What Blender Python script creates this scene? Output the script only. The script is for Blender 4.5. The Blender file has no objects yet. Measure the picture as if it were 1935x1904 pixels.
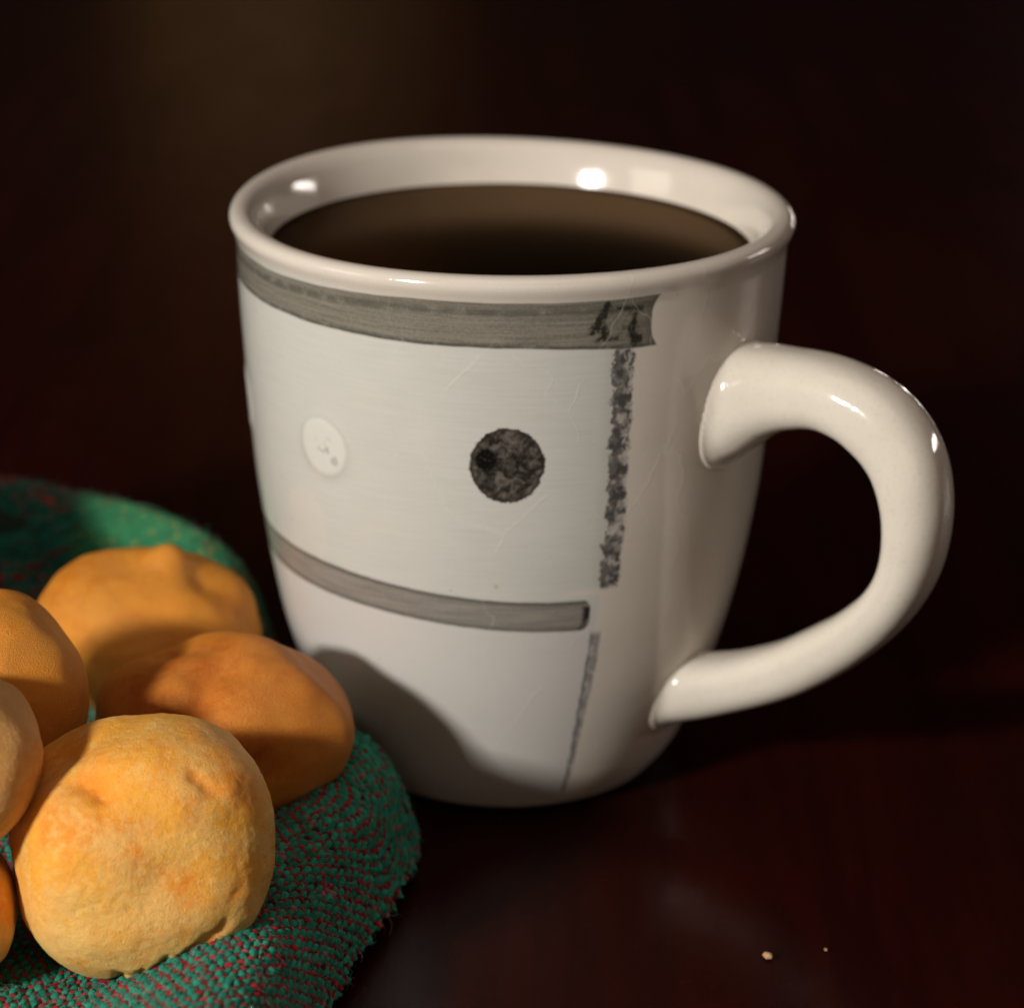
import bpy, math, random
import numpy as np
from mathutils import Matrix, Vector, noise as mnoise

random.seed(7); np.random.seed(7)
S = 0.01                                   # everything below is written in centimetres
sc = bpy.context.scene
COL = sc.collection
R = math.radians

# ------------------------------------------------------------------ camera
CAMH, CAMD, PITCH, ROLL, YAW = 22.276, 48.0, 20.469, 1.035, 0.105
cam_d = bpy.data.cameras.new('camera'); cam = bpy.data.objects.new('camera', cam_d); COL.objects.link(cam)
p_, y_, a_ = R(PITCH), R(YAW), R(ROLL)
FV = np.array([math.sin(y_)*math.cos(p_), math.cos(y_)*math.cos(p_), -math.sin(p_)])
r0 = np.array([math.cos(y_), -math.sin(y_), 0.0]); u0 = np.cross(r0, FV)
RV = r0*math.cos(a_) + u0*math.sin(a_); UV = -r0*math.sin(a_) + u0*math.cos(a_)
M = Matrix(((RV[0], UV[0], -FV[0], 0), (RV[1], UV[1], -FV[1], -CAMD*S), (RV[2], UV[2], -FV[2], CAMH*S), (0, 0, 0, 1)))
cam.matrix_world = M
cam_d.sensor_width = 36; cam_d.lens = 36*5889.4/1935
cam_d.clip_start = 0.02; cam_d.clip_end = 30
cam_d.dof.use_dof = True; cam_d.dof.focus_distance = 0.440; cam_d.dof.aperture_fstop = 16
sc.camera = cam

# ------------------------------------------------------------------ light
w = bpy.data.worlds.new('World'); sc.world = w; w.use_nodes = True
bg = w.node_tree.nodes['Background']; bg.inputs[0].default_value = (1.0, 0.50, 0.36, 1); bg.inputs[1].default_value = 0.010
sc.view_settings.view_transform = 'Standard'; sc.view_settings.look = 'None'
sc.view_settings.gamma = 1; sc.view_settings.exposure = 0.0
sc.cycles.use_denoising = True
sc.cycles.max_bounces = 8

def lamp(name, az, el, dist, sx, sy, power, col, tgt=(0, 0, 5), shape='RECTANGLE'):
    """az: degrees from the camera side (-y), positive to the right"""
    L = bpy.data.lights.new(name, 'AREA'); L.shape = shape; L.size = sx*S; L.size_y = sy*S
    L.energy = power; L.color = col
    o = bpy.data.objects.new(name, L); COL.objects.link(o)
    a, e = R(az), R(el)
    d = Vector((math.sin(a)*math.cos(e), -math.cos(a)*math.cos(e), math.sin(e)))
    t = Vector(tgt)
    o.location = (t + d*dist)*S
    o.rotation_euler = (-d).to_track_quat('-Z', 'Y').to_euler()
    return o

lamp('key_light', -40, 22, 110, 15, 7, 12.0, (1.0, 0.95, 0.88))
lamp('back_window_light', 115, 11, 170, 42, 8, 3.0, (1.0, 0.90, 0.83))
lamp('soft_fill_light', 20, 76, 190, 150, 150, 5.6, (1.0, 0.78, 0.66))
lamp('side_lamp', -72, 22, 130, 46, 34, 2.0, (1.0, 0.86, 0.72))
lamp('room_fill_light', 12, 12, 170, 120, 70, 1.8, (1.0, 0.74, 0.56))
lamp('wall_fill_light', -20, 14, 130, 40, 40, 8.5, (1.0, 0.78, 0.50), tgt=(-25, 262, 30))  # added unseen lamp, brightens the wall panel for its reflection in the table
for i, (az, el) in enumerate(((154, -1), (158, 2), (160, -3), (163, 1), (156, 3))):
    lamp('far_bulb_light', az, el, 180, 5, 5, 0.22, (1.0, 0.86, 0.76), shape='DISK')

# ------------------------------------------------------------------ node helpers
class E:
    nt = None
    def __init__(s, sock): s.s = sock
    @staticmethod
    def m(op, *a):
        n = E.nt.nodes.new('ShaderNodeMath'); n.operation = op
        for i, v in enumerate(a):
            if isinstance(v, E): E.nt.links.new(v.s, n.inputs[i])
            else: n.inputs[i].default_value = float(v)
        return E(n.outputs[0])
    def __add__(s, o): return E.m('ADD', s, o)
    __radd__ = __add__
    def __sub__(s, o): return E.m('SUBTRACT', s, o)
    def __rsub__(s, o): return E.m('SUBTRACT', o, s)
    def __mul__(s, o): return E.m('MULTIPLY', s, o)
    __rmul__ = __mul__
    def __truediv__(s, o): return E.m('DIVIDE', s, o)
def mn(a, b): return E.m('MINIMUM', a, b)
def mx(a, b): return E.m('MAXIMUM', a, b)
def ab(a): return E.m('ABSOLUTE', a)
def sq(a): return E.m('MULTIPLY', a, a)
def step(v, e0, e1):                        # 0 below e0, 1 above e1 (either order)
    n = E.nt.nodes.new('ShaderNodeMapRange'); n.interpolation_type = 'SMOOTHSTEP'
    E.nt.links.new(v.s, n.inputs[0])
    if e0 < e1: vals = (e0, e1, 0, 1)
    else: vals = (e1, e0, 1, 0)
    for i, q in enumerate(vals): n.inputs[i+1].default_value = q
    return E(n.outputs[0])
def band(v, lo, hi, s): return step(v, lo-s, lo+s)*step(v, hi+s, hi-s)
def vec(x, y, z):
    n = E.nt.nodes.new('ShaderNodeCombineXYZ')
    for i, v in enumerate((x, y, z)):
        if isinstance(v, E): E.nt.links.new(v.s, n.inputs[i])
        else: n.inputs[i].default_value = v
    return E(n.outputs[0])
def noi(v, scale=1, detail=3, rough=.55, dist=0):
    n = E.nt.nodes.new('ShaderNodeTexNoise'); E.nt.links.new(v.s, n.inputs['Vector'])
    n.inputs['Scale'].default_value = scale; n.inputs['Detail'].default_value = detail
    n.inputs['Roughness'].default_value = rough; n.inputs['Distortion'].default_value = dist
    return E(n.outputs[0])
def vor(v, scale=1, feature='F1', rnd=1):
    n = E.nt.nodes.new('ShaderNodeTexVoronoi'); n.feature = feature; E.nt.links.new(v.s, n.inputs['Vector'])
    n.inputs['Scale'].default_value = scale; n.inputs['Randomness'].default_value = rnd
    return E(n.outputs['Distance'])
def mix(f, a, b):
    n = E.nt.nodes.new('ShaderNodeMix'); n.data_type = 'RGBA'
    for i, v in ((0, f), (6, a), (7, b)):
        if isinstance(v, E): E.nt.links.new(v.s, n.inputs[i])
        elif i == 0: n.inputs[i].default_value = v
        else: n.inputs[i].default_value = (*v, 1)
    return E(n.outputs[2])
def coords(mult=100.0):
    t = E.nt.nodes.new('ShaderNodeTexCoord'); v = E.nt.nodes.new('ShaderNodeVectorMath'); v.operation = 'SCALE'
    E.nt.links.new(t.outputs['Object'], v.inputs[0]); v.inputs['Scale'].default_value = mult
    sp = E.nt.nodes.new('ShaderNodeSeparateXYZ'); E.nt.links.new(v.outputs[0], sp.inputs[0])
    return E(v.outputs[0]), E(sp.outputs[0]), E(sp.outputs[1]), E(sp.outputs[2])
def bump(h, strength, dist_cm, prev=None):
    n = E.nt.nodes.new('ShaderNodeBump'); E.nt.links.new(h.s, n.inputs['Height'])
    n.inputs['Strength'].default_value = strength; n.inputs['Distance'].default_value = dist_cm*S
    if prev: E.nt.links.new(prev.s, n.inputs['Normal'])
    return E(n.outputs[0])
def new_mat(name):
    m = bpy.data.materials.new(name); m.use_nodes = True; E.nt = m.node_tree
    return m, m.node_tree.nodes['Principled BSDF']
def setin(b, name, v):
    if isinstance(v, E): E.nt.links.new(v.s, b.inputs[name])
    elif isinstance(v, tuple): b.inputs[name].default_value = (*v, 1) if len(v) == 3 else v
    else: b.inputs[name].default_value = v
def attr(name):
    n = E.nt.nodes.new('ShaderNodeAttribute'); n.attribute_name = name
    return E(n.outputs['Color']), E(n.outputs['Fac'])

# ------------------------------------------------------------------ mesh helpers
def mesh_np(name, V, F, smooth=True):
    V = np.asarray(V, dtype=np.float32)*S; F = np.asarray(F, dtype=np.int32)
    me = bpy.data.meshes.new(name); k = F.shape[1]
    me.vertices.add(len(V)); me.vertices.foreach_set('co', V.ravel())
    me.loops.add(F.size); me.loops.foreach_set('vertex_index', F.ravel())
    me.polygons.add(len(F)); me.polygons.foreach_set('loop_start', np.arange(0, F.size, k, dtype=np.int32))
    me.update(calc_edges=True)
    if smooth: me.polygons.foreach_set('use_smooth', np.ones(len(F), dtype=bool))
    me.validate(); return me
def obj(name, me, mat, parent=None):
    o = bpy.data.objects.new(name, me); COL.objects.link(o)
    if mat: me.materials.append(mat)
    if parent: o.parent = parent
    return o
def empty(name, loc=(0, 0, 0)):
    o = bpy.data.objects.new(name, None); o.empty_display_size = .02; COL.objects.link(o)
    o.location = [q*S for q in loc]; return o
def tag(o, label=None, cat=None, group=None, kind=None):
    if label: o['label'] = label
    if cat: o['category'] = cat
    if group: o['group'] = group
    if kind: o['kind'] = kind
    return o
def grid_faces(n, m, wrap_m=True, wrap_n=False):
    i = np.arange(n if wrap_n else n-1)[:, None]; j = np.arange(m if wrap_m else m-1)[None, :]
    i2 = (i+1) % n; j2 = (j+1) % m
    return np.stack([i*m+j+0*j, i*m+j2, i2*m+j2, i2*m+j+0*j], -1).reshape(-1, 4)
def catmull(P, n):
    P = np.asarray(P, float); Q = np.vstack([2*P[0]-P[1], P, 2*P[-1]-P[-2]]); t = np.linspace(0, len(P)-1-1e-9, n)
    k = t.astype(int); f = (t-k)[:, None]; a, b, c, d = Q[k], Q[k+1], Q[k+2], Q[k+3]
    return .5*((2*b)+(-a+c)*f+(2*a-5*b+4*c-d)*f**2+(-a+3*b-3*c+d)*f**3)
def nz(x, y, z): return mnoise.noise(Vector((x, y, z)))

# ------------------------------------------------------------------ table and room
def table_material():
    m, b = new_mat('dark_varnished_wood')
    P, x, y, z = coords()
    g = noi(vec(x*0.9, y*0.06, 0.0), 1, 5, .6, .6)
    fine = noi(vec(x*14.0, y*1.6, 0.0), 1, 3, .6)
    blot = noi(P, .16, 3, .5)
    c = mix(step(g, .38, .66), (0.0145, 0.0020, 0.0018), (0.0215, 0.0030, 0.0020))
    c = mix(step(fine, .50, .78)*.30, c, (0.026, 0.0044, 0.0026))
    c = mix(step(blot, .45, .7)*.5, c, (0.012, 0.0030, 0.0014))
    setin(b, 'Base Color', c)
    sm = noi(vec(x*.5, y*.35, 3.0), 1, 4, .65)
    setin(b, 'Roughness', sm*.16 + .20)
    b.inputs['Specular IOR Level'].default_value = .12; b.inputs['Specular Tint'].default_value = (1.0, .72, .6, 1); b.inputs['IOR'].default_value = 1.30
    setin(b, 'Normal', bump(fine, .10, .02))
    return m
tb = []
hx0, hx1, hy0, hy1, th, bv = -95, 95, -40, 105, 3.2, .5
prof = [(0, -th), (0, -bv), (bv*.3, -bv*.3), (bv, 0)]
V = []
for d_, z_ in prof:
    V += [(hx0+d_, hy0+d_, z_), (hx1-d_, hy0+d_, z_), (hx1-d_, hy1-d_, z_), (hx0+d_, hy1-d_, z_)]
F = [(4*k+i, 4*k+(i+1) % 4, 4*k+4+(i+1) % 4, 4*k+4+i) for k in range(3) for i in range(4)]
F += [(12, 13, 14, 15), (3, 2, 1, 0)]
o = obj('table_top', mesh_np('table_top', V, F, False), table_material())
tag(o, 'dark reddish brown varnished wooden table top under the mug and napkin', 'table')

m, b = new_mat('dark_wall_paint'); P, x, y, z = coords()
setin(b, 'Base Color', mix(noi(P, .02, 3), (0.006, 0.004, 0.004), (0.012, 0.008, 0.007))); setin(b, 'Roughness', .8)
def box(name, x0, x1, y0, y1, z0, z1, mat, bev=0):
    V = [(x0, y0, z0), (x1, y0, z0), (x1, y1, z0), (x0, y1, z0), (x0, y0, z1), (x1, y0, z1), (x1, y1, z1), (x0, y1, z1)]
    F = [(0, 3, 2, 1), (4, 5, 6, 7), (0, 1, 5, 4), (1, 2, 6, 5), (2, 3, 7, 6), (3, 0, 4, 7)]
    return obj(name, mesh_np(name, V, F, False), mat)
o = box('back_wall', -260, 260, 262, 270, -75, 200, m); tag(o, kind='structure')
m2, b = new_mat('brown_door_wood'); P, x, y, z = coords()
setin(b, 'Base Color', mix(noi(vec(x*.3, 0.0, z*.03), 1, 4), (0.20, 0.125, 0.065), (0.30, 0.19, 0.10))); setin(b, 'Roughness', .5)
o = box('wall_panel', -39, -6, 258, 262, -75, 150, m2); tag(o, kind='structure')

# ------------------------------------------------------------------ mug
KZ = np.array([0, .03, .08, .16, .27, .4, .55, .7, .85, .97])*9.454
KR = np.array([2.50, 2.80, 3.05, 3.33, 3.655, 3.92, 4.14, 4.25, 4.33, 4.37])

def mug_paint():
    m, b = new_mat('glazed_painted_stoneware')
    P, x, y, z = coords()
    th = E.m('ARCTAN2', x, y*-1.0)
    A = th*(180/math.pi)                     # degrees round the mug, 0 faces the camera
    a = th*4.2                               # the same in centimetres
    V2 = vec(a, z, 0.0)
    cyl = vec(a, z, (E.m('SQRT', sq(x)+sq(y)))*1.0)
    wob = (noi(V2, 1.1, 2)-.5)
    wob2 = (noi(V2, 5.0, 3)-.5)
    wob3 = (noi(V2, 16.0, 3)-.5)
    streak = noi(vec(a*.8, z*22.0, 1.0), 1, 5, .70)
    streak2 = noi(vec(a*.9, z*42.0, 5.0), 1, 3, .6)
    grain = noi(P, 26, 3, .6)
    mott = noi(P, .8, 4, .6)
    glaze = mix(mott, (0.60, 0.545, 0.475), (0.68, 0.63, 0.56))
    glaze = mix(step(noi(P, 9, 3), .60, .8)*.25, glaze, (0.50, 0.44, 0.36))
    spk = step(vor(P, 2.6), .055, .025)*step(noi(P, 1.3, 1), .5, .6)
    # white-grey wash brushed round the mug, left of the charcoal line
    edge = (z*.10 + 20.9)+wob2*1.2
    s_up = step(A-edge, .5, -.5)
    wash_m = s_up*step(z+wob2*.1, 0.25, .45)*step(z, 9.12, 9.0)
    gap = band(z, 4.30, 4.42, .06)*step(A, 10, 18)
    wash = mix(step(streak, .35, .65), (0.505, 0.515, 0.470), (0.555, 0.560, 0.515))
    wash = mix(step(streak2, .42, .75)*step(noi(V2, 1.3, 3), .35, .65)*.26, wash, (0.415, 0.43, 0.385))
    wash = mix(noi(V2, .55, 2)*.55, wash, (0.60, 0.585, 0.56))
    wash = mix(step(z, 4.3, 3.6)*.6, wash, (0.570, 0.545, 0.530))
    wash = mix(step(A-edge, -4.0, -.5)*.35*step(z, 4.2, 4.5), wash, (0.42, 0.42, 0.385))
    c = mix(wash_m*(1-gap)*.95*mx(step(E.m('SQRT', sq(x)+sq(y)), 4.08, 4.16), step(z, 8.05, 8.0)), glaze, wash)
    # embossed crazing lines
    wv = vec(a+wob*.9, z*.42+wob2*.05+wob*.35, 2.0)
    craze = step(vor(wv, .62, 'DISTANCE_TO_EDGE'), .010, .002)*step(noi(V2, .6, 1), .40, .52)*band(A, -22, 52, 8)
    r_ = E.m('SQRT', sq(x)+sq(y)); outm = mx(step(r_, 4.08, 4.16), step(z, 8.05, 8.0))
    # top band
    topz = step(A, -60, -8)*.13+8.98
    lowz = 8.40-step(A, 2, 30)*.09+wob*.05
    endA = 29.0 - sq((z-8.70)/.42)*-1.7 + wob2*.9
    inb = step(A-endA, .25, -.25)*step(z-lowz, -.02, .02)*step(z-topz-wob*.04, .02, -.02)
    bc = mix(step(streak, .36, .66), (0.140, 0.132, 0.106), (0.225, 0.208, 0.170))
    bc = mix(step(streak2, .5, .75)*.5, bc, (0.105, 0.10, 0.08))
    bc = mix(step(grain, .42, .62)*.30, bc, (0.28, 0.26, 0.215))
    edl = mx(step(z-lowz, .09, .02)*.85, band(z-topz, -.22, -.10, .05)*.60)
    bc = mix(edl*step(wob2+.5, .25, .55), bc, (0.06, 0.062, 0.05))
    bc = mix(step(A-endA, -2.2, -.3)*.55, bc, (0.10, 0.085, 0.065))
    inb = inb*outm
    c = mix(inb, c, bc)
    def cap(a0, z0, a1, z1, r0, r1=None, ww=.10):
        """painted stroke from (a0,z0) to (a1,z1); angles in degrees, radius in cm"""
        k = 4.25*math.pi/180; ax, bx = a0*k, a1*k; dx, dz = bx-ax, z1-z0; L2 = dx*dx+dz*dz+1e-9
        pa, pz = A*k-ax, z-z0
        h = mx(mn((pa*dx+pz*dz)/L2, 1.0), 0.0)
        d = E.m('SQRT', sq(pa-h*dx)+sq(pz-h*dz))
        rr = r0 if r1 is None else h*(r1-r0)+r0
        return step(d-rr+wob3*ww*1.6+wob2*ww, .035, -.035)
    ink = cap(19.3, 9.03, 17.3, 8.70, .055, .075)
    for q in ((17.2, 8.74, 16.4, 8.62, .04, .045), (18.8, 8.68, 19.0, 8.54, .055, .065), (18.6, 8.53, 17.4, 8.48, .05, .03),
              (21.5, 8.96, 26.4, 8.92, .03, .03), (25.2, 8.84, 25.0, 8.60, .03, .05), (24.4, 8.66, 24.2, 8.60, .03, .03), (24.9, 8.52, 25.6, 8.46, .08, .10),
              (19.5, 8.49, 21.5, 8.50, .012, .012)):
        ink = mx(ink, cap(*q))
    c = mix(ink*inb*.95, c, (0.018, 0.017, 0.013))
    smud = band(A, 18.5, 27, 1.5)*band(z, 8.46, 8.98, .05)*inb
    c = mix(smud*step(noi(V2, 7, 3), .42, .68)*.55, c, (0.055, 0.05, 0.038))
    # charcoal upright line below the band
    cx = noi(vec(a*5.5-z*2.0, z*5.0+a*1.5, 7.0), 1, 5, .66, .35)
    lo = 21.1+wob2*4.6+wob3*1.4
    hi = 25.5+wob2*2.4+wob3*1.5
    instr = step(A-lo, -.25, .25)*step(A-hi, .35, -.35)*band(z, 4.40, 8.33, .05)
    c = mix(instr*.42, c, (0.25, 0.24, 0.24))
    scr = step(cx, .42, .57)
    hlf = step(A-lo, 3.8, 1.6)
    c = mix(instr*mx(scr*.90, hlf*.75*step(cx, .33, .46)), c, (0.030, 0.030, 0.034))
    # thin lower line
    lo2 = 19.3+wob2*1.3+step(z, 2.0, 3.6)*.6; hi2 = lo2+step(z, .6, 3.3)*1.3+1.5
    in2 = step(A-lo2, -.2, .2)*step(A-hi2, .3, -.3)*band(z, .45, 3.60, .08)
    c = mix(in2*(step(cx, .34, .52)*.5+.25), c, (0.15, 0.145, 0.15))
    c = mix(in2*step(A-lo2, 1.0, .2)*.55, c, (0.05, 0.05, 0.055))
    # lower band
    t4 = 4.43-step(A, -50, 20)*.21; b4 = 3.87-step(A, -40, 20)*.18
    zz = (z-b4)/(t4-b4)                       # 0..1 over the band
    end4 = 19.4-sq(sq((zz-.5)*2.0))*1.4+wob2*.4
    in4 = step(A-end4, .2, -.2)*step(zz+wob2*.05, -.04, .04)*step(zz+wob2*.05, 1.04, .96)
    b2 = mix(step(streak, .36, .66), (0.185, 0.172, 0.152), (0.285, 0.262, 0.236))
    b2 = mix(step(streak2, .5, .75)*.4, b2, (0.13, 0.125, 0.11))
    b2 = mix(step(grain, .42, .62)*.22, b2, (0.32, 0.30, 0.26))
    b2 = mix(mx(step(zz, .80, .95), step(zz, .20, .05)*.8)*.80, b2, (0.085, 0.085, 0.072))
    b2 = mix(step(A-end4, -2.2, -1.1)*step(zz+wob3*.3, .86, .72)*.93, b2, (0.012, 0.012, 0.011))
    c = mix(in4, c, b2)
    # black spot
    def spot(a0, z0, ra, rz, ww):
        return E.m('SQRT', sq((a-a0*4.2*math.pi/180)/ra)+sq((z-z0)/rz))+wob2*ww+wob3*ww*.5
    d0 = spot(0, 6.545, .555, .600, .20)
    tex = noi(V2, 5.5, 5, .66, .6)
    bs = mix(step(tex, .40, .68), (0.016, 0.015, 0.012), (0.150, 0.134, 0.112))
    bs = mix(step(noi(vec(a*2.2, z*11.0, 4.0), 1, 3), .56, .72)*.35, bs, (0.18, 0.16, 0.135))
    bs = mix(step(spot(-4.3, 6.63, .19, .21, .3), 1.1, .7), bs, (0.005, 0.005, 0.004))
    bs = mix(step(d0, .84, .98)*.7, bs, (0.020, 0.018, 0.015))
    c = mix(step(d0, 1.03, .97), c, bs)
    # white spots, one facing left and one at the left edge
    ht = None
    for k, (a0, z0) in enumerate(((-41.2, 6.43), (-82.0, 6.35))):
        d1 = spot(a0, z0, .46, .455, .07)
        c = mix(step(d1, 1.25, 1.05)*.30, c, (0.43, 0.43, 0.39))  # soft groove shadow painted as a ring round the spot
        c = mix(step(d1, 1.08, .90), c, (0.63, 0.63, 0.585))
        c = mix(step(spot(a0+.4, z0+.02, .22, .26, .6), 1.1, .2)*step(noi(V2, 9, 4, .7), .50, .60)*.6, c, (0.26, 0.26, 0.24))
        c = mix(step(spot(a0+3.2, z0-.18, .10, .10, .9), 1.0, .5)*.55, c, (0.30, 0.30, 0.27))
        h1 = step(d1, 1.08, .86)
        ht = h1 if ht is None else ht+h1
    craze = craze*outm
    c = mix(craze*.20, c, (0.72, 0.70, 0.64))
    yel = step(spot(-2.0, 4.52, .05, .05, .5), 1, .6)
    c = mix(yel*.7, c, (0.50, 0.36, 0.15))
    c = mix(spk*.65, c, (0.20, 0.16, 0.11))
    c = mix(step(grain, .52, .74)*.10, c, (0.30, 0.28, 0.24))
    r_ = E.m('SQRT', sq(x)+sq(y))
    inside = step(z, 9.0, 9.38)
    setin(b, 'Base Color', c)
    setin(b, 'Roughness', noi(P, 3, 2)*.06+.085)
    b.inputs['Specular IOR Level'].default_value = .5
    n1 = bump(streak*.15+mott*1.0, .07, .05)
    n2 = bump(craze*.5+ht*1.5, .4, .008, n1)
    setin(b, 'Normal', n2)
    return m
def plain_glaze():
    m, b = new_mat('cream_glaze')
    P, x, y, z = coords()
    mott = noi(P, .9, 4, .6)
    c = mix(mott, (0.64, 0.59, 0.505), (0.72, 0.675, 0.595))
    c = mix(step(noi(P, 14, 3), .52, .75)*.22, c, (0.48, 0.42, 0.33))
    c = mix(step(vor(P, 2.2), .06, .03)*step(noi(P, 1.7, 1), .46, .55)*.75, c, (0.12, 0.08, 0.04))
    c = mix(step(vor(P, 7), .06, .03)*.35, c, (0.28, 0.20, 0.12))
    setin(b, 'Base Color', c); setin(b, 'Roughness', noi(P, 3, 2)*.06+.075)
    n1 = bump(noi(P, 1.6, 3), .25, .05)
    setin(b, 'Normal', bump(noi(P, 12, 2), .10, .012, n1))
    return m
MUG = mug_paint(); GLZ = plain_glaze()
mug = empty('coffee_mug')
tag(mug, 'tall cream glazed ceramic mug with grey brush bands and a black spot, filled with coffee', 'mug')

# profile, outside from the foot up, over the lip and down the inside
zo = np.linspace(0.12, 9.0, 150); ro = np.interp(zo, KZ, KR)
k_ = np.ones(17)/17; rp = np.concatenate([np.full(8, ro[0])-np.arange(8, 0, -1)*(ro[1]-ro[0]), ro, ro[-1]+np.arange(1, 9)*(ro[-1]-ro[-2])])
ro = np.convolve(rp, k_, 'valid')
foot = [(0, .16), (1.9, .16), (2.05, .0), (2.30, 0.0), (2.44, .03)]
lip = [(4.378, 9.04), (4.395, 9.10), (4.42, 9.16), (4.447, 9.22), (4.465, 9.28), (4.462, 9.345), (4.43, 9.405), (4.37, 9.445), (4.30, 9.458), (4.22, 9.448), (4.14, 9.41), (4.07, 9.345), (4.01, 9.26), (3.955, 9.13)]
inn = [(3.91, 9.0), (3.865, 8.85), (3.825, 8.7), (3.74, 8.4), (3.68, 7.5), (3.6, 6), (3.4, 4), (3.0, 2), (2.5, 1.0), (1.6, .62), (0, .55)]
pr = np.array(foot + list(zip(ro, zo)) + [tuple(q) for q in catmull(lip + inn, 110)])
NS = 420
ang = np.linspace(0, 2*np.pi, NS, endpoint=False)
Rr = pr[:, 0][:, None]+0*ang; Zz = pr[:, 1][:, None]+0*ang
wl = np.array([[nz(math.cos(t)*1.1, math.sin(t)*1.1, zq*.25+3) for t in ang[::10]] for zq in pr[:, 1][::6]])
wi = np.linspace(0, wl.shape[0]-1, len(pr)); wj = np.linspace(0, wl.shape[1], NS, endpoint=False)
wl = np.concatenate([wl, wl[:, :1]], 1)
i0 = np.floor(wi).astype(int).clip(0, wl.shape[0]-2); j0 = np.floor(wj).astype(int); fi = (wi-i0)[:, None]; fj = (wj-j0)[None]
W_ = (wl[i0][:, j0]*(1-fi)*(1-fj)+wl[i0+1][:, j0]*fi*(1-fj)+wl[i0][:, j0+1]*(1-fi)*fj+wl[i0+1][:, j0+1]*fi*fj)
amp = np.clip(pr[:, 1]/3, .1, 1)[:, None]
Rr = Rr+np.where(Rr > .5, W_*.05*amp, 0)
rimw = np.clip((Zz-8.6)/.8, 0, 1)
Zz = Zz+rimw*(.035*np.sin(ang*2+.6)+.02*np.sin(ang*3+2))
TH = np.degrees(ang)[None]; TH = np.where(TH > 180, TH-360, TH)
outer = (np.arange(len(pr)) < len(foot)+150)[:, None]
for a0, z0 in ((-41.2, 6.43), (-82.0, 6.35), (0, 6.545)):
    dd = np.hypot((TH-a0)*.0733/.52, (Zz-z0)/.52)
    Rr = Rr+outer*(.022 if a0 else -.006)*np.clip(1.15-dd, 0, .35)/.35
V = np.stack([Rr*np.sin(ang), -Rr*np.cos(ang), Zz], -1).reshape(-1, 3)
body = obj('mug_body', mesh_np('mug_body', V, grid_faces(len(pr), NS)), MUG, mug)

# handle: a strap swept along its centre line in the plane AZ degrees right of the camera side
AZ = R(57)
cl = [(3.82, 6.84), (4.088, 6.954), (4.597, 7.229), (5.153, 7.373), (5.728, 7.43), (6.287, 7.334), (6.779, 7.067), (7.155, 6.658), (7.358, 6.11), (7.409, 5.483), (7.302, 4.846), (7.009, 4.248), (6.542, 3.708), (5.957, 3.209), (5.299, 2.749), (4.556, 2.373), (3.751, 2.055), (2.891, 1.776)]
tk = [1.80, 1.66, 1.44, 1.227, 1.116, 1.116, 1.154, 1.093, .996, .899, .819, .786, .819, .87, .888, .914, .997, 1.08]
wd = [1.85, 1.75, 1.58, 1.42, 1.36, 1.34, 1.32, 1.32, 1.32, 1.30, 1.26, 1.20, 1.16, 1.13, 1.12, 1.16, 1.28, 1.5]
n = 620; C_ = catmull(cl, n); T_ = catmull(np.array(tk)[:, None], n)[:, 0]; Wd = catmull(np.array(wd)[:, None], n)[:, 0]
tg = np.gradient(C_, axis=0); tg /= np.linalg.norm(tg, axis=1)[:, None]; nr = np.stack([-tg[:, 1], tg[:, 0]], -1)
m_ = 72; ph = np.linspace(0, 2*np.pi, m_, endpoint=False); ex = 2/2.5
cu = np.sign(np.cos(ph))*np.abs(np.cos(ph))**ex; cv = np.sign(np.sin(ph))*np.abs(np.sin(ph))**ex
e_ = np.array([math.sin(AZ), -math.cos(AZ)]); sd = np.array([math.cos(AZ), math.sin(AZ)])
V = np.zeros((n, m_, 3))
for i in range(n):
    lump = 1+.012*np.array([nz(math.cos(q), math.sin(q), i*.03) for q in ph])
    off = cu*T_[i]*.5*lump; wv_ = cv*Wd[i]*.5*lump*(1-.10*cu)
    r_ = C_[i, 0]+nr[i, 0]*off; z_ = C_[i, 1]+nr[i, 1]*off
    V[i, :, 0] = r_*e_[0]+wv_*sd[0]; V[i, :, 1] = r_*e_[1]+wv_*sd[1]; V[i, :, 2] = z_
# the glaze runs out into a small fillet where the strap meets the wall
for i in range(n):
    ctr = np.array([C_[i, 0]*e_[0], C_[i, 0]*e_[1], C_[i, 1]])
    dr = V[i]-ctr; ln = np.linalg.norm(dr, axis=1)[:, None]; dr = dr/ln
    dist_ = np.hypot(V[i, :, 0], V[i, :, 1])-np.interp(V[i, :, 2], KZ, KR)
    rho = .20; q_ = rho-np.clip(dist_, 0, rho)
    V[i] += dr*(.55*(rho-np.sqrt(np.maximum(rho*rho-q_*q_, 0))))[:, None]
hd = obj('handle', mesh_np('handle', V.reshape(-1, 3), grid_faces(n, m_)), GLZ, mug)

# coffee, its own thing inside the mug
m, b = new_mat('black_coffee'); P, x, y, z = coords()
r_ = E.m('SQRT', sq(x)+sq(y))
c = mix(step(r_, 3.60, 3.84), (0.009, 0.0034, 0.0010), (0.090, 0.055, 0.024))
nt = E.nt; out = [q for q in nt.nodes if q.type == 'OUTPUT_MATERIAL'][0]; nt.nodes.remove(b)
df = nt.nodes.new('ShaderNodeBsdfDiffuse'); nt.links.new(c.s, df.inputs[0])
gl = nt.nodes.new('ShaderNodeBsdfGlossy'); gl.inputs['Color'].default_value = (.125, .083, .050, 1); gl.inputs['Roughness'].default_value = .20
fr = nt.nodes.new('ShaderNodeFresnel'); fr.inputs['IOR'].default_value = 1.30
ms = nt.nodes.new('ShaderNodeMixShader'); nt.links.new(fr.outputs[0], ms.inputs[0]); nt.links.new(df.outputs[0], ms.inputs[1]); nt.links.new(gl.outputs[0], ms.inputs[2])
nt.links.new(ms.outputs[0], out.inputs[0])
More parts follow.
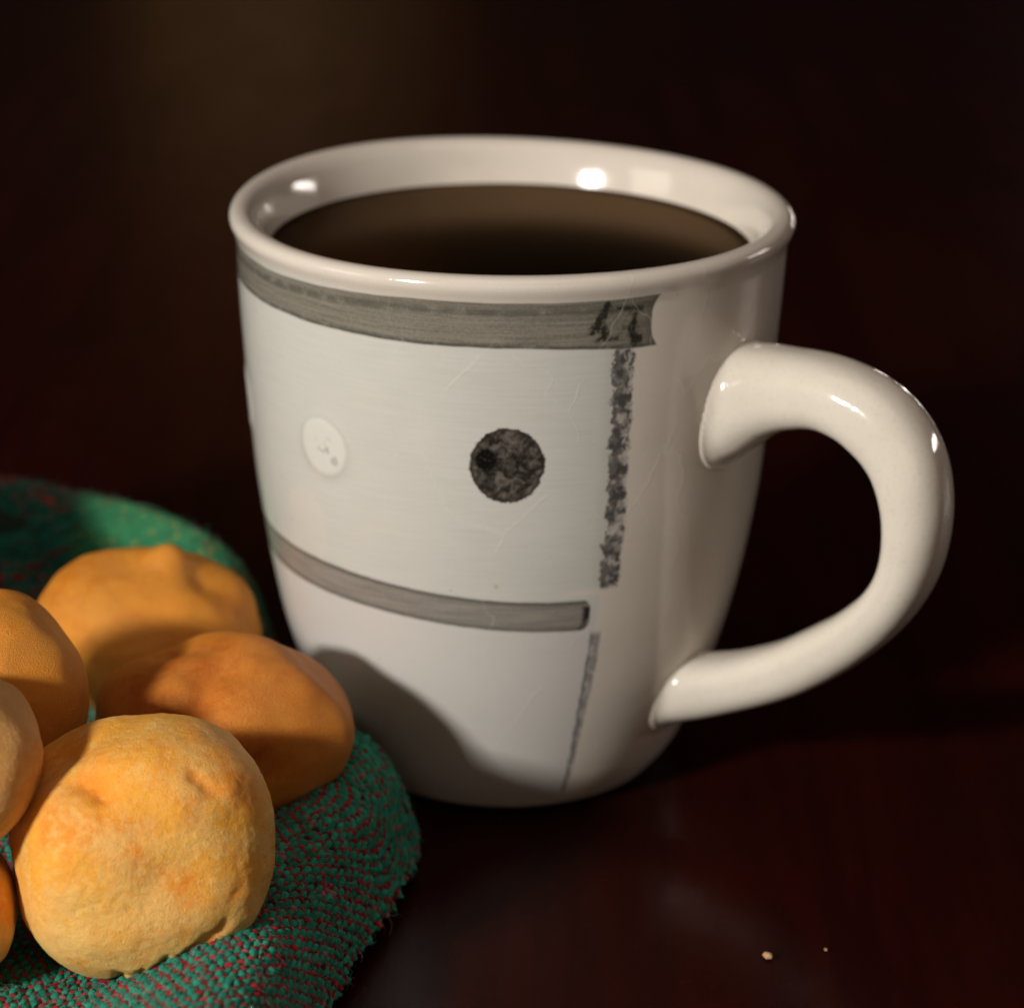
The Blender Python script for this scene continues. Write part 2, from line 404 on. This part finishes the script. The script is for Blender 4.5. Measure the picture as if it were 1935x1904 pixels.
rr_ = np.array([0, .8, 1.6, 2.4, 3.0, 3.4, 3.6, 3.70, 3.76, 3.80, 3.85, 3.74, 0.0]); zz_ = np.array([0, 0, 0, 0, 0, 0, .005, .015, .03, .05, .075, -.8, -.8])+8.70
V = np.stack([rr_[:, None]*np.sin(ang[::3]), -rr_[:, None]*np.cos(ang[::3]), zz_[:, None]+0*ang[::3]], -1).reshape(-1, 3)
o = obj('coffee', mesh_np('coffee', V, grid_faces(len(rr_), len(ang[::3]))), m)
tag(o, 'dark brown black coffee filling the cream mug almost to the rim', 'coffee')

# ------------------------------------------------------------------ napkin
RID = catmull([(-16, 5.9, 2.8), (-12, 5.6, 2.8), (-9.2, 5.0, 2.75), (-6.7, 4.0, 2.6), (-5.35, 2.75, 2.5), (-4.75, .9, 2.35), (-4.42, -1.2, 2.1), (-3.8, -2.4, 2.0),
               (-2.98, -3.4, 1.95), (-2.26, -4.4, 1.85), (-2.58, -5.9, 1.8), (-2.95, -7.4, 1.75), (-3.22, -8.5, 1.75), (-3.50, -9.8, 1.75), (-3.8, -12, 1.8), (-4.3, -14, 1.8), (-5.3, -18, 1.8)], 260)
FLOOR = .75
def dist(X, Y):
    sh = X.shape; X = X.ravel(); Y = Y.ravel()
    best = np.full(X.shape, 1e9); sg = np.zeros(X.shape); tp = np.zeros(X.shape)
    for k in range(len(RID)-1):
        p, q = RID[k], RID[k+1]; dx, dy = q[:2]-p[:2]; L2 = dx*dx+dy*dy
        t = np.clip(((X-p[0])*dx+(Y-p[1])*dy)/L2, 0, 1)
        ex_, ey = X-p[0]-t*dx, Y-p[1]-t*dy; d2 = ex_**2+ey**2
        mk = d2 < best
        best[mk] = d2[mk]; sg[mk] = np.sign(ey*dx-ex_*dy)[mk]; tp[mk] = (p[2]+t*(q[2]-p[2]))[mk]
    return (np.sqrt(best)*np.where(sg == 0, 1, sg)).reshape(sh), tp.reshape(sh)
gx = np.linspace(-14, 0.5, 300); gy = np.linspace(-15.5, 9, 490)
GX, GY = np.meshgrid(gx, gy, indexing='ij')
DD, TP = dist(GX, GY)
lown = np.array([[nz(a*.45, b_*.35, 2.2) for b_ in gy[::7]] for a in gx[::7]])
def upsample(A, sh):
    I = np.linspace(0, A.shape[0]-1, sh[0]); J = np.linspace(0, A.shape[1]-1, sh[1])
    i = np.clip(I.astype(int), 0, A.shape[0]-2); j = np.clip(J.astype(int), 0, A.shape[1]-2); f = (I-i)[:, None]; g = (J-j)[None]
    return A[i][:, j]*(1-f)*(1-g)+A[i+1][:, j]*f*(1-g)+A[i][:, j+1]*(1-f)*g+A[i+1][:, j+1]*f*g
LN = upsample(lown, GX.shape)
DW = DD+LN*.14
EDGE = 1.0
ti = np.clip(1+DW/2.3, 0, 1); ti = ti*ti*(3-2*ti)
to = np.clip(DW/EDGE, 0, 1)
HH = np.where(DW < 0, FLOOR+(TP-FLOOR)*ti, TP*np.clip(1-to**2.4, 0, 1)**(1/1.7))+LN*.12*(DW < .6)
ls = np.clip((-9.0-GX)/1.8, 0, 1); lt = np.clip((GY+4.5)/2.5, 0, 1)*np.clip((5.2-GY)/1.5, 0, 1)
HH = np.maximum(HH, .03)+(DD < 0)*4.3*(ls*ls*(3-2*ls))*(lt*lt*(3-2*lt))   # unseen left side raised to shade the napkin's inside
def samp(A, X, Y):
    I = np.clip((X-gx[0])/(gx[1]-gx[0]), 0, len(gx)-1.001); J = np.clip((Y-gy[0])/(gy[1]-gy[0]), 0, len(gy)-1.001)
    i = I.astype(int); j = J.astype(int); f = I-i; g = J-j
    return A[i, j]*(1-f)*(1-g)+A[i+1, j]*f*(1-g)+A[i, j+1]*(1-f)*g+A[i+1, j+1]*f*g
PHI = R(12); ca, sa = math.cos(PHI), math.sin(PHI)
PW, PB = .098, .145                         # spacing of the green rows and of the red cross threads
bb = np.arange(-13.8, 7.6, PB); fa = np.arange(-13, 4.5, .02)
NW = 168
Pg = np.zeros((NW, len(bb), 3)); Mk = np.zeros((NW, len(bb)), bool)
for j, b_ in enumerate(bb):
    X = fa*ca+b_*sa; Y = -fa*sa+b_*ca
    h = samp(HH, X, Y); dd = samp(DW, X, Y)
    s = np.concatenate([[0], np.cumsum(np.sqrt(.02**2+np.clip(np.diff(h), -.09, .09)**2))])
    s += .25*nz(b_*.25, 0, 5)
    si = np.arange(NW)*PW
    Pg[:, j, 0] = np.interp(si, s, X); Pg[:, j, 1] = np.interp(si, s, Y); Pg[:, j, 2] = np.interp(si, s, h)
    Mk[:, j] = (np.interp(si, s, dd) < EDGE*.99) & (Pg[:, j, 0] > -12.6) & (Pg[:, j, 1] > -14.2) & (si < s[-1])
# irregular hand-woven spacing
jit = np.random.randn(*Pg.shape[:2], 2)*.013
Pg[..., :2] += jit
du = np.gradient(Pg, axis=0); dv = np.gradient(Pg, axis=1)
N_ = np.cross(du, dv); N_ /= np.linalg.norm(N_, axis=-1)[..., None]+1e-9; N_ *= np.sign(N_[..., 2:3]+1e-6)

def tubes(path, nrm, mask, rad, flat, sides, colr, name, mat, parent, wobble=.12):
    """path: rows x points x 3; every row becomes a yarn"""
    n, k, _ = path.shape; rad_m = float(np.mean(rad))
    tg = np.gradient(path, axis=1); tg /= np.linalg.norm(tg, axis=-1)[..., None]+1e-9
    sdv = np.cross(nrm, tg); sdv /= np.linalg.norm(sdv, axis=-1)[..., None]+1e-9
    nn = np.cross(tg, sdv)
    ph = np.linspace(0, 2*np.pi, sides, endpoint=False)
    rr = (rad*np.clip(1+wobble*np.random.randn(n, k, 1), .6, 1.5))[..., None]
    
    if sides > 6:      # two-ply twist
        sl = np.concatenate([np.zeros((n, 1)), np.cumsum(np.linalg.norm(np.diff(path, axis=1), axis=-1), 1)], 1)
        rr = rr*(1+.17*np.cos(2*ph[None, None, :]-(2*np.pi/.15*sl+np.random.rand(n, 1)*6)[:, :, None]))[..., None]
    V = path[:, :, None]+rr*(np.cos(ph)[None, None, :, None]*sdv[:, :, None]*flat+np.sin(ph)[None, None, :, None]*nn[:, :, None])
    idx = np.arange(n*k).reshape(n, k)
    ok = mask[:, :-1] & mask[:, 1:]
    A = idx[:, :-1][ok]; B = idx[:, 1:][ok]; q = np.arange(sides)
    F = np.stack([A[:, None]*sides+q, A[:, None]*sides+(q+1) % sides, B[:, None]*sides+(q+1) % sides, B[:, None]*sides+q], -1).reshape(-1, 4)
    if sides > 4: V = V+np.random.randn(*V.shape)*rad_m*.13
    Vf = V.reshape(-1, 3); Cf = np.repeat(colr.reshape(-1, 3), sides, 0)
    used = np.zeros(len(Vf), bool); used[F.ravel()] = True
    rm = np.cumsum(used)-1; F = rm[F]; Vf = Vf[used]; Cf = Cf[used]
    me = mesh_np(name, Vf, F)
    at = me.color_attributes.new('yarn', 'FLOAT_COLOR', 'POINT')
    at.data.foreach_set('color', np.concatenate([Cf, np.ones((len(Cf), 1))], 1).astype(np.float32).ravel())
    o = obj(name, me, mat, parent); o['kind'] = 'stuff'; return o
def refine(A, mult, axis):
    A = A if axis == 1 else np.swapaxes(A, 0, 1)
    k = A.shape[1]; t = np.linspace(0, k-1, (k-1)*mult+1); i = np.clip(t.astype(int), 0, k-2); f = (t-i)
    f = f.reshape((1, -1)+(1,)*(A.ndim-2))
    return A[:, i]*(1-f)+A[:, i+1]*f

def yarn_material():
    m, b = new_mat('wool_yarn'); P, x, y, z = coords()
    c, _ = attr('yarn')
    nse = noi(P, 45, 3, .7)
    fib = noi(P, 120, 2, .6)
    setin(b, 'Base Color', mix(step(nse, .3, .7)*.55, c, (0.004, 0.016, 0.011)))
    mm = E.nt.nodes.new('ShaderNodeMix'); mm.data_type = 'RGBA'; mm.blend_type = 'MULTIPLY'
    mm.inputs[0].default_value = 1.0
    E.nt.links.new(c.s, mm.inputs[6]); g = fib*1.1+nse*1.1  # shade in the fibre recesses, multiplied into the yarn colour
    cc = E.nt.nodes.new('ShaderNodeCombineColor')
    for i in range(3): E.nt.links.new(g.s, cc.inputs[i])
    E.nt.links.new(cc.outputs[0], mm.inputs[7])
    E.nt.links.new(mm.outputs[2], b.inputs['Base Color'])
    setin(b, 'Roughness', .75); b.inputs['Sheen Weight'].default_value = .04; b.inputs['Sheen Roughness'].default_value = .4
    b.inputs['Specular IOR Level'].default_value = .3
    setin(b, 'Normal', bump(fib+nse*1.5, 1.0, .03))
    return m
YARN = yarn_material()
nap = empty('cloth_napkin', (-5.5, -4, 0)); off = Vector((5.5, 4, 0))*S
tag(nap, 'thick green and red handwoven cloth napkin folded under the bread rolls', 'napkin')
GREEN = np.array((0.012, 0.32, 0.205)); RED = np.array((0.42, 0.012, 0.022)); LIME = np.array((0.05, 0.34, 0.14)); YEL = np.array((0.42, 0.36, 0.05)); DKG = np.array((0.006, 0.12, 0.08))
PX, PY = Pg[..., 0], Pg[..., 1]; PD = samp(DW, PX, PY)
hem = ((PY > .2) & (PX > -7.6) & (PD > -.70+.22*(PX+6)))            # light green border with yellow stitches
plain = ((PY < -2.6) & (PY > -4.4) & (PX > -4.2) & (PD < .4))
gc = GREEN*(1+.25*np.random.randn(*PX.shape, 1)).clip(.5, 1.6)
gc = gc+(np.array((0.01, .05, .06))-0)*np.clip(np.random.randn(*PX.shape, 1), 0, 1)*.6
gc[hem] = LIME*(1+.15*np.random.randn(hem.sum(), 1))
rc = RED*(1+.4*np.random.randn(*PX.shape, 1)).clip(.15, 1.8)*(.55+.75*np.clip(upsample(np.random.rand(14, 40), PX.shape), 0, 1))[..., None]
pk = np.random.rand(*PX.shape) < .05; rc[pk] = (0.50, 0.16, 0.17)
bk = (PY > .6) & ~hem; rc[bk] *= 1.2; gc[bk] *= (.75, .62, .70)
rc[hem] = np.where((np.arange(PX.shape[0])[:, None]+0*PX.astype(int))[hem][:, None] % 9 < 3, YEL, LIME)
rc[plain] = GREEN*.9
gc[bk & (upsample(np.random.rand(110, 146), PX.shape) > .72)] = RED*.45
i_, j_ = np.meshgrid(np.arange(NW), np.arange(len(bb)), indexing='ij')
sgn = np.where((i_+j_) % 2 == 0, 1.0, -1.0)
sgn *= np.where(np.random.rand(*sgn.shape) < .008, -1, 1)
def ease(A, mult, axis):
    A = A if axis == 1 else A.T
    k = A.shape[1]; t = np.linspace(0, k-1, (k-1)*mult+1); i = np.clip(t.astype(int), 0, k-2); f = t-i
    f = .5-.5*np.cos(f*np.pi); return A[:, i]*(1-f)+A[:, i+1]*f
o1 = ease(sgn, 4, 1)[..., None]; n1 = refine(N_, 4, 1)
P1 = refine(Pg, 4, 1)+n1*(o1*.023+.004)
m1 = refine(Mk.astype(float), 4, 1) > .99
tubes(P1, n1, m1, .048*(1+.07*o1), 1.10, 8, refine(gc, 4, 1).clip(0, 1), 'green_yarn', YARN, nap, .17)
o2 = ease(-sgn, 3, 0)[..., None]; n2 = refine(N_, 3, 0)
P2 = refine(Pg, 3, 0)+n2*(o2*.032-.006)
m2_ = refine(Mk.astype(float), 3, 0) > .99
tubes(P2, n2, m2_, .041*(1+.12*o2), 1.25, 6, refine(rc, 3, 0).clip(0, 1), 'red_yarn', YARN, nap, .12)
# cloth body below the yarns
m, b = new_mat('dark_cloth'); P, x, y, z = coords()
setin(b, 'Base Color', mix(noi(P, 8, 3), (0.003, 0.018, 0.012), (0.010, 0.030, 0.020))); setin(b, 'Roughness', .9)
sub = slice(None, None, 3)
Bs = (Pg-N_*.055)[::2, sub]; mk = Mk[::2, sub]
Fb = grid_faces(Bs.shape[0], Bs.shape[1], False); ok = mk.ravel()[Fb].all(1)
ob_ = obj('cloth_backing', mesh_np('cloth_backing', Bs.reshape(-1, 3), Fb[ok]), m, nap)
# loose wool fibres
nf = 15000; sel = np.argwhere(Mk & (PY > -13) & (PX > -9)); sel = sel[np.random.randint(len(sel), size=nf)]
base = Pg[sel[:, 0], sel[:, 1]]+N_[sel[:, 0], sel[:, 1]]*.04; nn_ = N_[sel[:, 0], sel[:, 1]]
d1 = np.random.randn(nf, 3); d1 -= nn_*(d1*nn_).sum(1)[:, None]*.7; d1 /= np.linalg.norm(d1, axis=1)[:, None]
d2 = np.random.randn(nf, 3); d2 /= np.linalg.norm(d2, axis=1)[:, None]
Ln = np.random.uniform(.06, .20, (nf, 1))
tt = np.linspace(0, 1, 5)
pth = base[:, None]+d1[:, None]*Ln[:, None]*tt[None, :, None]+d2[:, None]*Ln[:, None]*.45*(tt**2)[None, :, None]+nn_[:, None]*(.05*np.sin(tt*np.pi))[None, :, None]
fc = np.where(np.random.rand(nf, 1, 1) < .3, RED*1.1, np.array((0.05, .36, .27)))+np.zeros((nf, 5, 3))
fc = np.where(np.random.rand(nf, 1, 1) < .06, np.array((.5, .5, .45)), fc)
tubes(pth, np.repeat(nn_[:, None], 5, 1), np.ones((nf, 5), bool), .0038, 1.0, 3, fc, 'loose_fibres', YARN, nap, .05)
for ch in nap.children: ch.location = off

# ------------------------------------------------------------------ bread rolls
Rv = np.array([1, 0, 0.0]); Uv = np.array([0, .35, .937]); Fv = np.array([0, .937, -.35])
def vdir(dx, dy, back=False):
    w = math.sqrt(max(0.0, 1-dx*dx-dy*dy)); d = dx*Rv+dy*Uv-Fv*w*(-1 if back else 1)
    return d/np.linalg.norm(d)
def bread_material(name, gold, brown, pale, k_brown=.5, k_pale=.4):
    m, b = new_mat(name); P, x, y, z = coords()
    n1 = noi(P, .75, 5, .6, .5); n2 = noi(P, 2.6, 4, .65); n3 = noi(P, 9, 4, .7); n4 = noi(P, 30, 3, .7)
    crust, _ = attr('crust'); sp = E.nt.nodes.new('ShaderNodeSeparateColor'); E.nt.links.new(crust.s, sp.inputs[0])
    cr, cg, cb = (E(sp.outputs[i]) for i in range(3))
    c = mix(step(n1+(n2-.5)*.45, .44, .60)*k_brown, gold, brown)
    c = mix(step(n2*.45+noi(P, .9, 3, .55)*.55+(n3-.5)*.25, .42, .60)*k_pale, c, pale)
    c = mix(step(n3, .45, .75)*.20, c, pale)
    c = mix(step(n4, .45, .66)*.30, c, tuple(min(q*1.04, .95) for q in pale))
    c = mix(cr*step(n2+n3*.4, .35, .75)*.95, c, tuple(q*1.05 if q < .6 else q for q in pale))       # paler towards the underside
    c = mix(cg*.85, c, brown)
    c = mix(step(n4, .52, .72)*.32, c, tuple(q*.55 for q in brown))
    pore = step(vor(P, 5.5), .10, .05)*step(noi(P, 1.9, 2), .47, .6)
    pore2 = step(vor(P, 13), .16, .07)*step(noi(P, 3.1, 2), .45, .62)
    c = mix(pore*.5, c, (0.30, 0.10, 0.02)); c = mix(pore2*.25, c, (0.33, 0.13, 0.03))
    setin(b, 'Base Color', c); setin(b, 'Roughness', n4*.35+.28)
    b.inputs['Specular IOR Level'].default_value = .22
    b.inputs['Subsurface Weight'].default_value = .12
    b.inputs['Subsurface Radius'].default_value = (1.0, .42, .12); b.inputs['Subsurface Scale'].default_value = .0022
    h = n2*.06+n3*.16+n4*.30-pore*.5-pore2*.18
    k1 = bump(h, .42, .05); setin(b, 'Normal', bump(n4+noi(P, 60, 2), .7, .014, k1))
    return m
import bmesh
def ico(sub):
    bm = bmesh.new(); bmesh.ops.create_icosphere(bm, subdivisions=sub, radius=1.0)
    V = np.array([v.co[:] for v in bm.verts]); F = np.array([[v.index for v in f.verts] for f in bm.faces]); bm.free(); return V, F
IV, IF = ico(7)
IVl, IFl = ico(6)
def roll(c, rad, tilt, feats, mat, seed, label, hi=False, sqr=2.0, flat=.75, lump=.07):
    """c centre, rad semi-axes (x across, y depth, z up), tilt degrees about x,y,z; feats: (dx,dy,amp,width[,stretch dir])"""
    D, F = (IV, IF) if hi else (IVl, IFl)
    Rm = np.array(Matrix.Rotation(R(tilt[2]), 3, 'Z') @ Matrix.Rotation(R(tilt[1]), 3, 'Y') @ Matrix.Rotation(R(tilt[0]), 3, 'X'))
    rad = np.array(rad)
    L = D/((np.abs(D)**sqr).sum(1)**(1/sqr))[:, None]
    L = L.copy(); lo = L[:, 2] < -flat
    L[lo, 2] = -flat+(L[lo, 2]+flat)*.25
    W = (L*rad)@Rm.T; dirs = W/np.linalg.norm(W, axis=1)[:, None]
    disp = np.array([mnoise.noise(Vector(q*1.1+seed))*lump*1.3+mnoise.noise(Vector(q*2.6+seed*2))*lump*.22 for q in D])
    fine = np.array([mnoise.noise(Vector(q*5.0+seed*3))*.010-max(0, .12-abs(mnoise.noise(Vector(q*7.0+seed))))*.07*max(0, mnoise.noise(Vector(q*2.2+seed*4))+.05)+(mnoise.noise(Vector(q*22.0+seed))*.0045 if hi else 0) for q in D])
    disp += fine
    crust = np.zeros((len(D), 3))
    crust[:, 0] = np.clip(-dirs[:, 2]*1.1+.15, 0, 1)
    for ft in feats:
        dx, dy, am, wdt = ft[:4]; d0 = vdir(dx, dy)
        if len(ft) > 4:
            ux, uy, ratio = ft[4:7]
            ax = ux*Rv+uy*Uv; ax -= d0*(ax@d0); ax /= np.linalg.norm(ax); bx = np.cross(d0, ax)
            q = dirs-d0; g = np.exp(-((q@ax)/(wdt*ratio))**2-((q@bx+.25*wdt*np.sin((q@ax)/wdt*1.3))/wdt)**2)*(dirs@d0 > 0)
        else:
            g = np.exp(-((dirs-d0)**2).sum(1)/wdt**2)
        disp += am*g
        if am < 0 and wdt < .2: crust[:, 1] = np.maximum(crust[:, 1], g*.8)
    W = W+dirs*(disp*rad.mean())[:, None]
    W = np.array(W); zmin = W[:, 2].min()
    base = np.array([c[0], c[1], c[2]+zmin])
    me = mesh_np('bread_roll', W+np.array([0, 0, -zmin]), F)
    at = me.color_attributes.new('crust', 'FLOAT_COLOR', 'POINT')
    at.data.foreach_set('color', np.concatenate([crust, np.ones((len(crust), 1))], 1).astype(np.float32).ravel())
    o = obj('bread_roll', me, mat); o.location = base*S
    tag(o, label, 'bread roll', 'bread rolls piled on the napkin'); return o
gold = (0.90, 0.40, 0.042); brown = (0.80, 0.27, 0.015); pale = (0.92, 0.62, 0.21)
MF = bread_material('golden_crust', gold, (0.84, 0.27, 0.016), pale, .9, .55)
MM = bread_material('browned_crust', (0.60, 0.200, 0.022), (0.47, 0.105, 0.008), (0.68, 0.28, 0.05), .9, .45)
MB_ = bread_material('amber_crust', (0.70, 0.265, 0.026), (0.60, 0.170, 0.010), (0.74, 0.35, 0.07), .8, .4)

roll((-4.98, -8.9, 2.50), (1.90, 1.75, 1.78), (0, -6, 14),
     [(.55, .45, .05, .45), (-.58, .70, -.09, .33), (-.1, .2, -.05, .6), (-.38, .38, -.05, .28), (.1, .75, .04, .3), (.35, -.1, -.03, .3), (-.5, -.2, .04, .4), (.80, .1, -.04, .35), (-.30, .52, -.055, .14, 1, -.1, 1.8), (-.24, .46, -.05, .06), (-.38, .54, -.03, .07, 1, 0, 2), (.50, .50, -.03, .05, 1, -.6, 2.2), (.42, .56, -.02, .05), (.66, .44, .018, .08),
      (.60, -.55, -.045, .045, .3, 1, 2.6), (.47, -.66, -.045, .04, .35, 1, 2.8), (.20, -.83, -.055, .04, .2, 1, 3), (-.12, -.93, -.055, .04, .1, 1, 3), (.36, -.74, -.03, .028, .3, 1, 3), (.05, -.88, -.025, .025, .1, 1, 3), (.74, -.25, -.012, .05, .8, 1, 2),
      (.80, -.45, .05, .2), (.85, -.8, -.10, .45)],
     MF, np.array([3.1, 7.7, 1.3]), 'front pale golden bread roll with cracked lower edge, the nearest on the napkin', hi=True, sqr=2.35, flat=.80)
roll((-4.32, -4.7, 2.42), (1.98, 1.62, 1.46), (0, 3, -6),
     [(.95, -.12, .14, .28), (.9, .45, -.03, .3), (-.16, .15, -.13, .16, .15, 1, 2.6), (-.33, .12, -.07, .09, 1, .4, 1.8), (-.26, .02, .05, .10, 1, .5, 2.0), (-.20, -.12, -.05, .06, 1, .3, 2), (.25, .2, .06, .35), (-.6, .2, .05, .3), (-.60, .80, -.24, .45), (-.1, .95, -.05, .35), (.35, .9, .05, .30), (.88, .45, -.06, .22), (.55, .1, .04, .4), (.1, .62, -.06, .2), (.45, -.35, -.05, .25), (.75, .3, .04, .25), (.4, -1, .12, .5)],
     MM, np.array([9.4, 2.2, 5.3]), 'deep orange browned bread roll with pointed right end, right beside the mug', sqr=2.1, flat=.9, lump=.08)
roll((-5.72, -1.3, 2.45), (1.85, 1.6, 1.30), (0, 8, 4),
     [(.22, .93, .15, .26), (.1, .9, .03, .4), (.68, .62, -.10, .30), (-.35, .75, -.05, .35), (.1, .3, -.04, .3), (.85, .25, -.03, .35), (-.9, 0, .02, .4)],
     MB_, np.array([1.4, 4.2, 8.3]), 'blurred amber bread roll with a small knob on top, rearmost on the napkin', sqr=2.2)
roll((-7.62, -6.3, 3.55), (1.55, 1.5, 1.55), (0, 0, 0),
     [(.75, .75, -.07, .30), (.9, .1, .03, .3), (.5, .3, -.05, .25), (.3, .8, .05, .3)],
     MB_, np.array([6.4, 1.2, 2.3]), 'orange bread roll half cut off by the left edge, behind the nearer pale one', sqr=2.2)
roll((-7.68, -9.3, 3.95), (1.38, 1.4, 1.22), (0, 0, 0),
     [(.8, .62, -.04, .3), (.95, .15, .03, .2), (.75, -.6, -.02, .2)],
     bread_material('light_crust', (0.72, 0.37, 0.11), (0.66, 0.26, 0.04), (0.78, 0.48, 0.20), .55, .6), np.array([2.4, 8.2, 6.3]), 'smooth pale tan bread roll at the left edge, topmost of the pile', hi=True, sqr=2.3)
roll((-7.98, -9.5, 1.80), (1.30, 1.4, 1.12), (0, 0, 0), [(.9, -.3, .04, .3)],
     MF, np.array([4.4, 4.2, 9.3]), 'yellowish bread roll at the lower left corner, only its right edge showing', sqr=2.2)

# ------------------------------------------------------------------ crumbs
def crumb(x, y, r, seed, label):
    V, F = ico(3); W = np.array([q*(1+.35*nz(*(q*1.7+seed))) for q in V])*np.array([r*1.25, r*.9, r*.7])
    W[:, 2] -= W[:, 2].min()
    o = obj('crumb', mesh_np('crumb', W, F), MF2); o.location = (x*S, y*S, 0.0002); o.rotation_euler[2] = seed
    tag(o, label, 'crumb', 'crumbs on the table')
m, b = new_mat('crumb'); P, x, y, z = coords(); setin(b, 'Base Color', mix(noi(P, 20, 2), (0.42, 0.22, 0.10), (0.55, 0.34, 0.19))); setin(b, 'Roughness', .7); MF2 = m
crumb(3.96, -7.31, .066, 2.3, 'larger pale crumb lying on the dark table right of the mug')
crumb(4.84, -7.05, .026, 5.1, 'tiny crumb on the dark table beside the larger crumb')
